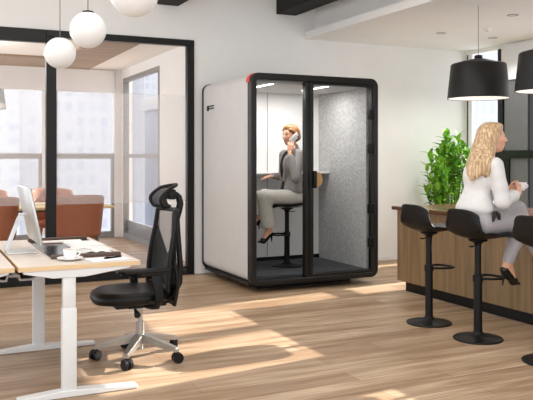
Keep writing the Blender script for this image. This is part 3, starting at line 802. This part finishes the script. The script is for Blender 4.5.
# ------------------------------------------------------------------ people
def rotm(yaw, pitch=0, roll=0):
    return np.array(Matrix.Rotation(yaw, 3, 'Z') @ Matrix.Rotation(pitch, 3, 'Y') @ Matrix.Rotation(roll, 3, 'X'))
def head_prims(c, Rm, s=1.0):
    """head centred at c, local +x is the way the face looks; s scales a 0.22 m head"""
    c = np.array(c)
    def P(x, y, z): return tuple(c+Rm @ (np.array((x, y, z))*s))
    def E(x, y, z, a, b_, d, k): return ('e', P(x, y, z), (a*s, b_*s, d*s), Rm, k)
    pr = [E(-.012, 0, .028, .094, .076, .082, .01), E(.030, 0, -.028, .060, .060, .082, .03),
          ('c', P(.058, 0, -.088), .020*s, P(.030, 0, -.080), .034*s, .02),
          ('c', P(-.005, .045, -.062), .020*s, P(.045, .02, -.090), .018*s, .02), ('c', P(-.005, -.045, -.062), .020*s, P(.045, -.02, -.090), .018*s, .02),
          ('c', P(.084, 0, .012), .0085*s, P(.106, 0, -.026), .0115*s, .012),
          ('c', P(.094, .009, -.032), .007*s, P(.094, -.009, -.032), .007*s, .008),
          ('c', P(.081, .018, -.058), .0065*s, P(.081, -.018, -.058), .0065*s, .006), ('c', P(.090, .006, -.056), .0065*s, P(.090, -.006, -.056), .0065*s, .006),
          ('c', P(.080, .012, -.069), .0075*s, P(.080, -.012, -.069), .0075*s, .006),
          ('c', P(.074, .038, .022), .010*s, P(.080, .012, .020), .009*s, .012), ('c', P(.074, -.038, .022), .010*s, P(.080, -.012, .020), .009*s, .012)]
    for sy in (1, -1):
        pr += [E(.058, sy*.034, -.022, .026, .026, .022, .02),                          # cheeks
               ('e', P(-.008, sy*.076, -.008), (.019*s, .008*s, .030*s), Rm, .006)]       # ears
        pr += [('x', P(.090, sy*.032, .004), (.016*s, .015*s, .009*s), Rm, 0), ('e', P(.073, sy*.032, .003), (.011*s, .013*s, .010*s), Rm, .002)]
    feats = dict(lip=[P(.088, 0, -.063)], eye=[P(.083, .032, .003), P(.083, -.032, .003)], brow=[(P(.083, y0, .025)) for y0 in (.02, .03, .04, -.02, -.03, -.04)])
    def fm(q):
        v = Rm.T @ (np.array(q)-c)/s
        x, y, z = v
        if x > .066:
            if abs(y) < .019 and -.072 < z < -.055 and x > .080: return 1
            if abs(abs(y)-.032) < .013 and abs(z-.003) < .0055: return 2
            if .014 < abs(y) < .046 and abs(z-.026-.006*(1-abs(abs(y)-.03)/.016)) < .0042: return 2
        return 0
    return pr, fm
def hand_prims(wrist, dirv, palm_n, curl, thumb_side, s=1.0, spread=1.0, curls=None):
    """palm + five bent fingers; dirv along the hand, palm_n out of the palm, thumb_side +1/-1"""
    w = Vector(wrist); d = Vector(dirv).normalized(); n = Vector(palm_n); n = (n-d*n.dot(d)).normalized(); sd = d.cross(n).normalized()*thumb_side
    pr = []
    for j, off in enumerate((.028, .010, -.010, -.028)):
        k = w+d*(.078-.004*abs(j-1))*s+sd*off*s*.95
        pr.append(('c', tuple(w+sd*off*.6*s+d*.008*s), .015*s, tuple(k), .0115*s, .010))
    for j, (off, L) in enumerate(((.029, .068), (.010, .077), (-.010, .072), (-.028, .056))):
        p = w+d*(.080-.004*abs(j-1))*s+sd*off*s; c_ = (curls[j] if curls else curl); ang = 0
        for q, f in enumerate((.45, .32, .23)):
            ang += c_*(.7, 1.0, .8)[q]
            dd = (d*math.cos(ang)+n*math.sin(ang)+sd*(.05*spread*(1.5-j)*.5 if q == 0 else 0)).normalized()
            p2 = p+dd*L*f*s; r = (.0090, .0080, .0072)[q]*s
            pr.append(('c', tuple(p), r, tuple(p2), r*.92, .003)); p = p2
    p = w+d*.022*s+sd*.024*s; dd = (d*.65+sd*.75+n*.25).normalized()
    p2 = p+dd*.040*s; pr.append(('c', tuple(p), .0135*s, tuple(p2), .0105*s, .008))
    dd = (d*.9+sd*.15+n*(.35+.5*curl)).normalized(); p3 = p2+dd*.030*s; pr.append(('c', tuple(p2), .0102*s, tuple(p3), .0090*s, .003))
    dd = (d*.85+n*(.5+.6*curl)).normalized(); p4 = p3+dd*.024*s; pr.append(('c', tuple(p3), .0090*s, tuple(p4), .0075*s, .003))
    return pr
def C_(a, ra, b_, rb, k=.02): return ('c', a, ra, b_, rb, k)
def chain(pts, rs, k=.02): return [C_(pts[i], rs[i], pts[i+1], rs[i+1], k) for i in range(len(pts)-1)]
def add(p, q): return tuple(a+b_ for a, b_ in zip(p, q))
def lerp(a, b_, t): return tuple(x+(y-x)*t for x, y in zip(a, b_))

def foot_prims(ankle, heel, ball, toe):
    return [C_(ankle, .031, heel, .027, .015), C_(ankle, .030, ball, .026, .02), C_(heel, .026, ball, .024, .015), C_(ball, .026, toe, .012, .012)]
def pump(parent, heel, ball, toe, tipz):
    """pointed court shoe with stiletto heel; heel = centre of the heel cup"""
    hv = Vector(heel); bv = Vector(ball); tv = Vector(toe)
    fw = Vector((tv.x-hv.x, tv.y-hv.y, 0)).normalized()
    base = hv-fw*.012; tip = Vector((hv.x-fw.x*.02, hv.y-fw.y*.02, tipz+.005))
    pr = [C_(tuple(hv-Vector((0, 0, .004))), .032, tuple(hv.lerp(bv, .55)-Vector((0, 0, .008))), .028, .012),
          C_(tuple(hv.lerp(bv, .5)-Vector((0, 0, .010))), .028, tuple(bv), .033, .015), C_(tuple(bv), .033, tuple(tv), .012, .012),
          C_(tuple(tv), .012, tuple(tv+fw*.018), .006, .006),
          C_(tuple(base-Vector((0, 0, .012))), .024, tuple(base.lerp(tip, .3)), .013, .012), C_(tuple(base.lerp(tip, .3)), .013, tuple(tip), .0055, .006),
          # opening over the instep
          ('x', tuple(hv.lerp(bv, .42)+Vector((0, 0, .045))), (.075, .027, .042), np.array([[fw.x, -fw.y, 0], [fw.y, fw.x, 0], [0, 0, 1]]) @ rotm(0, math.atan2(hv.z-bv.z, (bv-hv).xy.length)), 0)]
    return sdf_obj('shoe', pr, M['patent'], .005, parent, smooth=1)

# ---- woman in the booth: faces -x
P1 = thing('person', 'red-haired woman in grey tweed jacket and pale trousers phoning inside the booth', 'person', (0, 0, 0))
pel, wai, che, nek = (3.80, 7.30, .90), (3.805, 7.30, 1.06), (3.785, 7.30, 1.26), (3.815, 7.30, 1.43)
hc = (3.775, 7.29, 1.592); Rm = rotm(PI+math.radians(14), math.radians(2))
shL, elL, wrL = (3.81, 7.130, 1.375), (3.700, 7.015, 1.120), (3.690, 7.140, 1.395)
shR, elR, wrR = (3.79, 7.465, 1.37), (3.80, 7.52, 1.13), (3.675, 7.50, 1.135)
hipL, knL, anL = (3.84, 7.215, .895), (3.425, 7.225, .925), (3.490, 7.245, .565)
hipR, knR, anR = (3.84, 7.385, .895), (3.415, 7.345, .905), (3.375, 7.345, .70)
hp, fm1 = head_prims(hc, Rm, .95)
pr = [('e', pel, (.13, .16, .10), None, .03), ('e', wai, (.085, .115, .12), None, .05), ('e', che, (.09, .125, .14), None, .05), C_(shL, .04, shR, .04, .04),
      C_(nek, .05, add(hc, (.018, 0, -.06)), .044, .03)]
pr += hp
pr += chain([shL, elL, wrL], [.042, .034, .022]) + chain([shR, elR, wrR], [.042, .034, .022])
pr += chain([hipL, knL, anL], [.075, .05, .032]) + chain([hipR, knR, anR], [.075, .05, .032])
heL, baL, toL = (3.505, 7.245, .525), (3.425, 7.25, .447), (3.375, 7.25, .437)
heR, baR, toR = (3.40, 7.345, .655), (3.315, 7.345, .58), (3.265, 7.345, .57)
pr += foot_prims(anL, heL, baL, toL)+foot_prims(anR, heR, baR, toR)
pr += hand_prims(add(wrL, (.004, .01, .018)), (.25, .18, .9), (.2, 1, 0), .42, -1, .95, curls=(.35, .42, .48, .55))
pr += hand_prims(add(wrR, (-.012, 0, 0)), (-1, 0, -.12), (0, .1, -1), .28, -1, .95)
sdf_obj('body', pr, [M['skin'], M['lips'], M['eye']], .005, P1, fm1)
# hair swept back into a low bun
def HP(x, y, z): return tuple(np.array(hc)+Rm @ np.array((x, y, z))*.96)
hair = [('e', HP(-.022, 0, .040), (.092, .083, .084), Rm, .01), ('e', HP(-.058, 0, -.005), (.060, .074, .080), Rm, .03), ('e', HP(-.100, 0, -.020), (.045, .050, .050), Rm, .015),
        ('e', HP(.030, 0, .088), (.048, .058, .026), Rm, .02), C_(HP(.050, .058, .060), .016, HP(-.02, .078, .018), .016, .015), C_(HP(.050, -.058, .060), .016, HP(-.02, -.078, .018), .016, .015),
        ('x', HP(.112, 0, -.015), (.062, .085, .085), Rm, 0), ('x', HP(-.004, .088, -.018), (.026, .022, .034), Rm, 0), ('x', HP(-.004, -.088, -.018), (.026, .022, .034), Rm, 0)]
sdf_obj('hair', hair, M['hair_red'], .005, P1)
jk = [('e', add(pel, (.01, 0, .08)), (.128, .175, .085), None, .03), ('e', wai, (.108, .140, .13), None, .06), ('e', che, (.116, .152, .145), None, .06), C_(add(shL, (0, .02, 0)), .060, add(shR, (0, -.02, 0)), .060, .05),
      C_(add(nek, (.012, 0, -.03)), .066, add(nek, (.008, 0, .022)), .056, .02)]
jk += chain([shL, elL, lerp(elL, wrL, .80)], [.060, .050, .040], .010)+chain([shR, elR, lerp(elR, wrR, .95)], [.060, .050, .036], .012)
jk += [C_((3.70, 7.37, 1.33), .018, (3.685, 7.33, 1.10), .018, .01), C_((3.70, 7.23, 1.33), .018, (3.685, 7.27, 1.10), .018, .01)]
jk += [('x', add(nek, (-.065, 0, .022)), (.050, .042, .11), rotm(0, math.radians(12)), 0)]
sdf_obj('jacket', jk, M['jacket'], .006, P1)
sdf_obj('blouse', [('e', add(che, (-.055, 0, -.01)), (.075, .045, .165), rotm(0, math.radians(4)), .01), ('e', add(nek, (-.015, 0, -.02)), (.052, .056, .04), None, .02), C_(add(wai, (-.092, 0, .0)), .03, add(wai, (-.10, 0, -.06)), .035, .02)], M['top_b'], .006, P1)
tr = [('e', add(pel, (.01, 0, -.01)), (.148, .178, .100), None, .03)]
tr += [C_(hipL, .096, knL, .074, .03), C_(knL, .074, lerp(knL, anL, .45), .072, .03), C_(lerp(knL, anL, .45), .072, lerp(knL, anL, .86), .078, .02)]
tr += [C_(hipR, .094, knR, .072, .03), C_(knR, .072, lerp(knR, anR, .45), .068, .03), C_(lerp(knR, anR, .45), .068, lerp(knR, anR, .76), .070, .02)]
tr += [('x', add(lerp(knL, anL, 1.0), (.01, 0, -.055)), (.2, .2, .078), None, 0), ('x', add(anR, (0, .03, -.03)), (.12, .12, .08), None, 0)]
sdf_obj('trousers', tr, M['trouser_c'], .006, P1)
pump(P1, heL, baL, toL, .422); pump(P1, heR, baR, toR, .555)
ph_ = thing('mobile_phone', 'white mobile phone held to the ear by the woman in the booth', 'phone', (0, 0, 0))
mt = Matrix.Translation(HP(.030, .100, -.035)) @ Matrix(Rm.tolist()).to_4x4() @ Matrix.Rotation(math.radians(-52), 4, 'Y') @ Matrix.Rotation(math.radians(-6), 4, 'X')
MB().obox((.064, .009, .132), mt, .003).build('case', M['phone'], ph_)
MB().obox((.018, .003, .018), mt @ Matrix.Translation((-.018, .0055, .05)), .001).build('camera_bump', M['plastic_b'], ph_)

# ---- woman at the bar: faces +x
P2 = thing('person', 'blonde woman in white blouse and grey trousers sitting at the bar with a cup', 'person', (0, 0, 0))
pel, wai, che, nek = (3.765, 4.29, .865), (3.760, 4.285, 1.02), (3.795, 4.28, 1.20), (3.855, 4.28, 1.345)
hc = (3.925, 4.285, 1.495); Rm = rotm(math.radians(-24), math.radians(-3))
shR, elR, wrR = (3.81, 4.130, 1.290), (3.838, 4.088, 1.03), (4.045, 4.165, 1.075)
shL, elL, wrL = (3.880, 4.425, 1.285), (3.965, 4.47, 1.04), (4.135, 4.355, 1.085)
hipR, knR, anR = (3.75, 4.205, .865), (4.145, 4.215, .862), (4.035, 4.245, .560)
hipL, knL, anL = (3.77, 4.375, .885), (4.215, 4.335, .945), (4.335, 4.255, .62)
hp, fm2 = head_prims(hc, Rm, .96)
pr = [('e', pel, (.125, .155, .09), None, .03), ('e', wai, (.075, .105, .12), None, .04), ('e', che, (.08, .115, .13), None, .04), C_(shL, .04, shR, .04, .04),
      C_(nek, .05, add(hc, (-.018, 0, -.06)), .044, .03)]
pr += hp
pr += chain([shL, elL, wrL], [.042, .034, .022]) + chain([shR, elR, wrR], [.042, .034, .022])
pr += chain([hipL, knL, anL], [.075, .05, .032]) + chain([hipR, knR, anR], [.075, .046, .032])
heR, baR, toR = (4.005, 4.245, .512), (4.095, 4.25, .415), (4.145, 4.25, .392)
heL, baL, toL = (4.325, 4.235, .575), (4.375, 4.195, .485), (4.395, 4.165, .455)
pr += foot_prims(anL, heL, baL, toL)+foot_prims(anR, heR, baR, toR)
cup_c = (4.185, 4.262, 1.115)
pr += hand_prims(add(wrR, (.012, .006, .004)), (.82, .42, .30), (-.25, .95, .1), .38, 1, .95)
pr += hand_prims(add(wrL, (.005, -.006, .003)), (.62, -.50, .25), (-.4, -.9, .1), .38, -1, .95)
sdf_obj('body', pr, [M['skin'], M['lips'], M['eye']], .005, P2, fm2)
hair = [('e', HP(-.020, 0, .040), (.096, .088, .082), Rm, .01), ('e', HP(-.050, 0, -.02), (.070, .084, .090), Rm, .03), ('e', HP(.034, 0, .086), (.046, .062, .028), Rm, .02)]
rr = random.Random(5)
for i in range(23):
    a = math.radians(76+208*i/22); ca, sa = math.cos(a), math.sin(a)
    p0 = Vector(HP(-.02+.070*ca, .072*sa, .035)); p1 = Vector(HP(-.050+.078*ca, .092*sa, -.06))
    ey = hc[1]-.045*(1 if ca < 0 else .6)+.094*sa+.004*rr.uniform(-1, 1); t_ = max(0, -ca)
    bx = 3.722-.040*t_+.03*abs(sa)
    p2 = Vector((bx+.035, ey, 1.34)); p3 = Vector((bx-.008, ey-.008, 1.195+.016*rr.uniform(-1, 1)+.03*abs(sa)))
    P = []
    for q in range(13):
        t = q/12*3; k = min(int(t), 2); u = t-k; Q = [p0, p0, p1, p2, p3, p3][k:k+4]
        if k == 0: Q = [p0+(p0-p1)*.3, p0, p1, p2]
        elif k == 1: Q = [p0, p1, p2, p3]
        else: Q = [p1, p2, p3, p3+(p3-p2)*.5]
        P.append(tuple(.5*((2*Q[1])+(Q[2]-Q[0])*u+(2*Q[0]-5*Q[1]+4*Q[2]-Q[3])*u*u+(3*Q[1]-Q[0]-3*Q[2]+Q[3])*u**3)))
    hair += chain(P, [.022]*10+[.020, .016, .009], .016)
hair += [('e', (hc[0]-.105, hc[1]-.015, 1.38), (.05, .085, .14), None, .02), ('x', HP(.112, 0, -.03), (.064, .085, .105), Rm, 0)]
sdf_obj('hair', hair, M['hair_bl'], .005, P2)
bl_ = [('e', add(pel, (-.010, 0, .105)), (.118, .160, .070), None, .03), ('e', wai, (.098, .132, .12), None, .05), ('e', che, (.106, .142, .145), None, .05), C_(add(shL, (-.01, -.02, 0)), .052, add(shR, (-.01, .02, 0)), .052, .04),
       C_(add(nek, (-.015, 0, -.03)), .058, add(nek, (-.002, 0, .005)), .052, .02)]
bl_ += [C_(shR, .057, lerp(shR, elR, .6), .054, .025), C_(lerp(shR, elR, .6), .054, elR, .052, .02), C_(elR, .052, lerp(elR, wrR, .75), .046, .03), C_(lerp(elR, wrR, .75), .046, lerp(elR, wrR, .92), .034, .01)]
bl_ += [C_(shL, .057, lerp(shL, elL, .6), .054, .025), C_(lerp(shL, elL, .6), .054, elL, .052, .02), C_(elL, .052, lerp(elL, wrL, .75), .046, .03), C_(lerp(elL, wrL, .75), .046, lerp(elL, wrL, .92), .034, .01)]
sdf_obj('blouse', bl_, M['blouse'], .006, P2)
tr = [('e', add(pel, (-.01, 0, -.005)), (.132, .168, .092), None, .03)]
tr += [C_(hipR, .094, knR, .066, .03), C_(knR, .064, lerp(knR, anR, .5), .055, .03), C_(lerp(knR, anR, .5), .055, lerp(knR, anR, .95), .044, .02)]
tr += [C_(hipL, .090, knL, .064, .03), C_(knL, .062, lerp(knL, anL, .5), .055, .03), C_(lerp(knL, anL, .5), .055, lerp(knL, anL, .95), .044, .02)]
sdf_obj('trousers', tr, M['trouser_g'], .006, P2)
b = MB(); b.tube([(3.80, 4.118, .955), (3.82, 4.108, .93), (3.825, 4.105, .895)], [.012, .016, .008], 8); b.tube([(3.79, 4.120, .955), (3.775, 4.108, .92), (3.765, 4.106, .885)], [.012, .014, .006], 8)
b.build('belt_bow', M['top_b'], P2)
pump(P2, heR, baR, toR, .385); pump(P2, heL, baL, toL, .465)
t = thing('tea_cup', 'white cup held in both hands by the blonde woman', 'cup', add(cup_c, (0, 0, -.02)))
MB().lathe([(0, .0), (.024, .0), (.03, .008), (.038, .035), (.041, .062), (.037, .062), (.034, .035), (.026, .012), (0, .010)]).build('bowl', M['china'], t)
MB().tube([(.034+.022*math.sin(PI*i/10), -.012, .052-.036*i/10) for i in range(11)], .005, 8).build('handle', M['china'], t)

# ------------------------------------------------------------------ the city outside
CM = [city_mat('tower_facade', '#c4c4c7', '#b2b4c0', 1.0, 1.25, .26), city_mat('slab_facade', '#c6c5c6', '#b4b7c1', 1.5, 1.0, .3), city_mat('glass_facade', '#bfc1c8', '#b2b6c3', .8, 1.9, .15)]
def tower(x, y, w, d, h, m, lb):
    t = thing('office_building', lb, 'building', (x, y, -45), 0, 'pale towers outside the windows')
    MB().box(-w/2, w/2, -d/2, d/2, 0, 45+h).build('facade', m, t)
    b = MB(); b.box(-w/2-.3, w/2+.3, -d/2-.3, d/2+.3, 45+h, 46.2+h); b.box(-w*.2, w*.2, -d*.2, d*.2, 46.2+h, 49+h); b.build('roof', M['paper_g'], t)
tower(1.5, 62, 11, 12, 11, CM[1], 'low pale office block outside the left meeting room window')
tower(12.5, 70, 10, 12, 34, CM[0], 'tall white tower with a grid of windows outside the meeting room')
tower(-8, 75, 9, 12, 24, CM[0], 'pale tower at the far left outside the meeting room')
tower(26, 69, 9, 10, 6, CM[2], 'pale glass building outside, right of the white tower')
tower(42, 47, 9, 9, 30, CM[2], 'pale blue glass tower outside the window behind the blonde woman')
tower(53, 43, 8, 10, 22, CM[0], 'white gridded tower outside the right-hand window')
tower(38, 62, 10, 10, 12, CM[1], 'low pale block outside beyond the plant')

tower(-4, 112, 16, 10, 26, CM[2], 'distant hazy pale tower outside, second from the left')
tower(16, 118, 26, 10, 18, CM[1], 'wide distant pale block outside behind the white tower')
tower(41, 112, 20, 10, 20, CM[0], 'distant hazy block outside beyond the meeting room corner window')
tower(78, 80, 16, 14, 30, CM[1], 'distant pale tower outside behind the blue glass tower')

# ------------------------------------------------------------------ light
w = bpy.data.worlds.new('sky'); sc.world = w; w.use_nodes = True
bg = w.node_tree.nodes['Background']; bg.inputs[0].default_value = (.93, .96, 1.0, 1); bg.inputs[1].default_value = 1.9
def light(name, kind, loc, energy, rot=(0, 0, 0), color=(1, 1, 1), **kw):
    l = bpy.data.lights.new(name, kind); l.energy = energy; l.color = color
    for k, v in kw.items(): setattr(l, k, v)
    o = bpy.data.objects.new(name, l); col.objects.link(o); o.location = loc; o.rotation_euler = rot; return o
sd = Vector((-1.0, -.14, -.446*1.01)).normalized()
o = light('sun', 'SUN', (20, 6, 9), 12.5, color=(1.0, .94, .86), angle=math.radians(.5)); o.rotation_mode = 'QUATERNION'; o.rotation_quaternion = sd.to_track_quat('-Z', 'Y')
light('ceiling_fill_main', 'AREA', (1.5, 3.5, ZC-.02), 130, color=(1, .98, .95), shape='RECTANGLE', size=4.0, size_y=6.0)  # added fill lamp, unseen, no fixture modelled under the ceiling
for k, (x, y) in enumerate(((5.64, 7.02), (5.59, 5.81), (6.44, 7.03))):
    light('downlight', 'SPOT', (x, y, ZS-.012), 45, color=(1, .97, .93), spot_size=math.radians(130), spot_blend=.8, shadow_soft_size=.03)
for y in (5.60, 4.70): light('pendant_light', 'POINT', (4.95, y, 2.03), 2, color=(1, .95, .88), shadow_soft_size=.03)
light('meeting_fill', 'POINT', (.3, 9.7, 2.45), 55, color=(1, .98, .96), shadow_soft_size=.08)  # added fill point out of view, belongs to no lamp in the room
light('booth_light', 'AREA', (3.74, 7.2, 2.08), 14, color=(1, .98, .96), shape='RECTANGLE', size=.9, size_y=.3)

# ------------------------------------------------------------------ camera
cam = bpy.data.cameras.new('camera'); co = bpy.data.objects.new('camera', cam); col.objects.link(co); sc.camera = co
f_px, yaw = 742.0, math.atan(354.5/742.0)
cam.sensor_fit = 'HORIZONTAL'; cam.sensor_width = 36; cam.lens = 36*f_px/533; cam.clip_end = 400
cam.shift_y = -(200-157)/533.0
co.location = (0, 0, 1.35); co.rotation_euler = (PI/2, 0, -yaw)
sc.view_settings.view_transform = 'Standard'; sc.view_settings.exposure = .2; sc.view_settings.look = 'None'
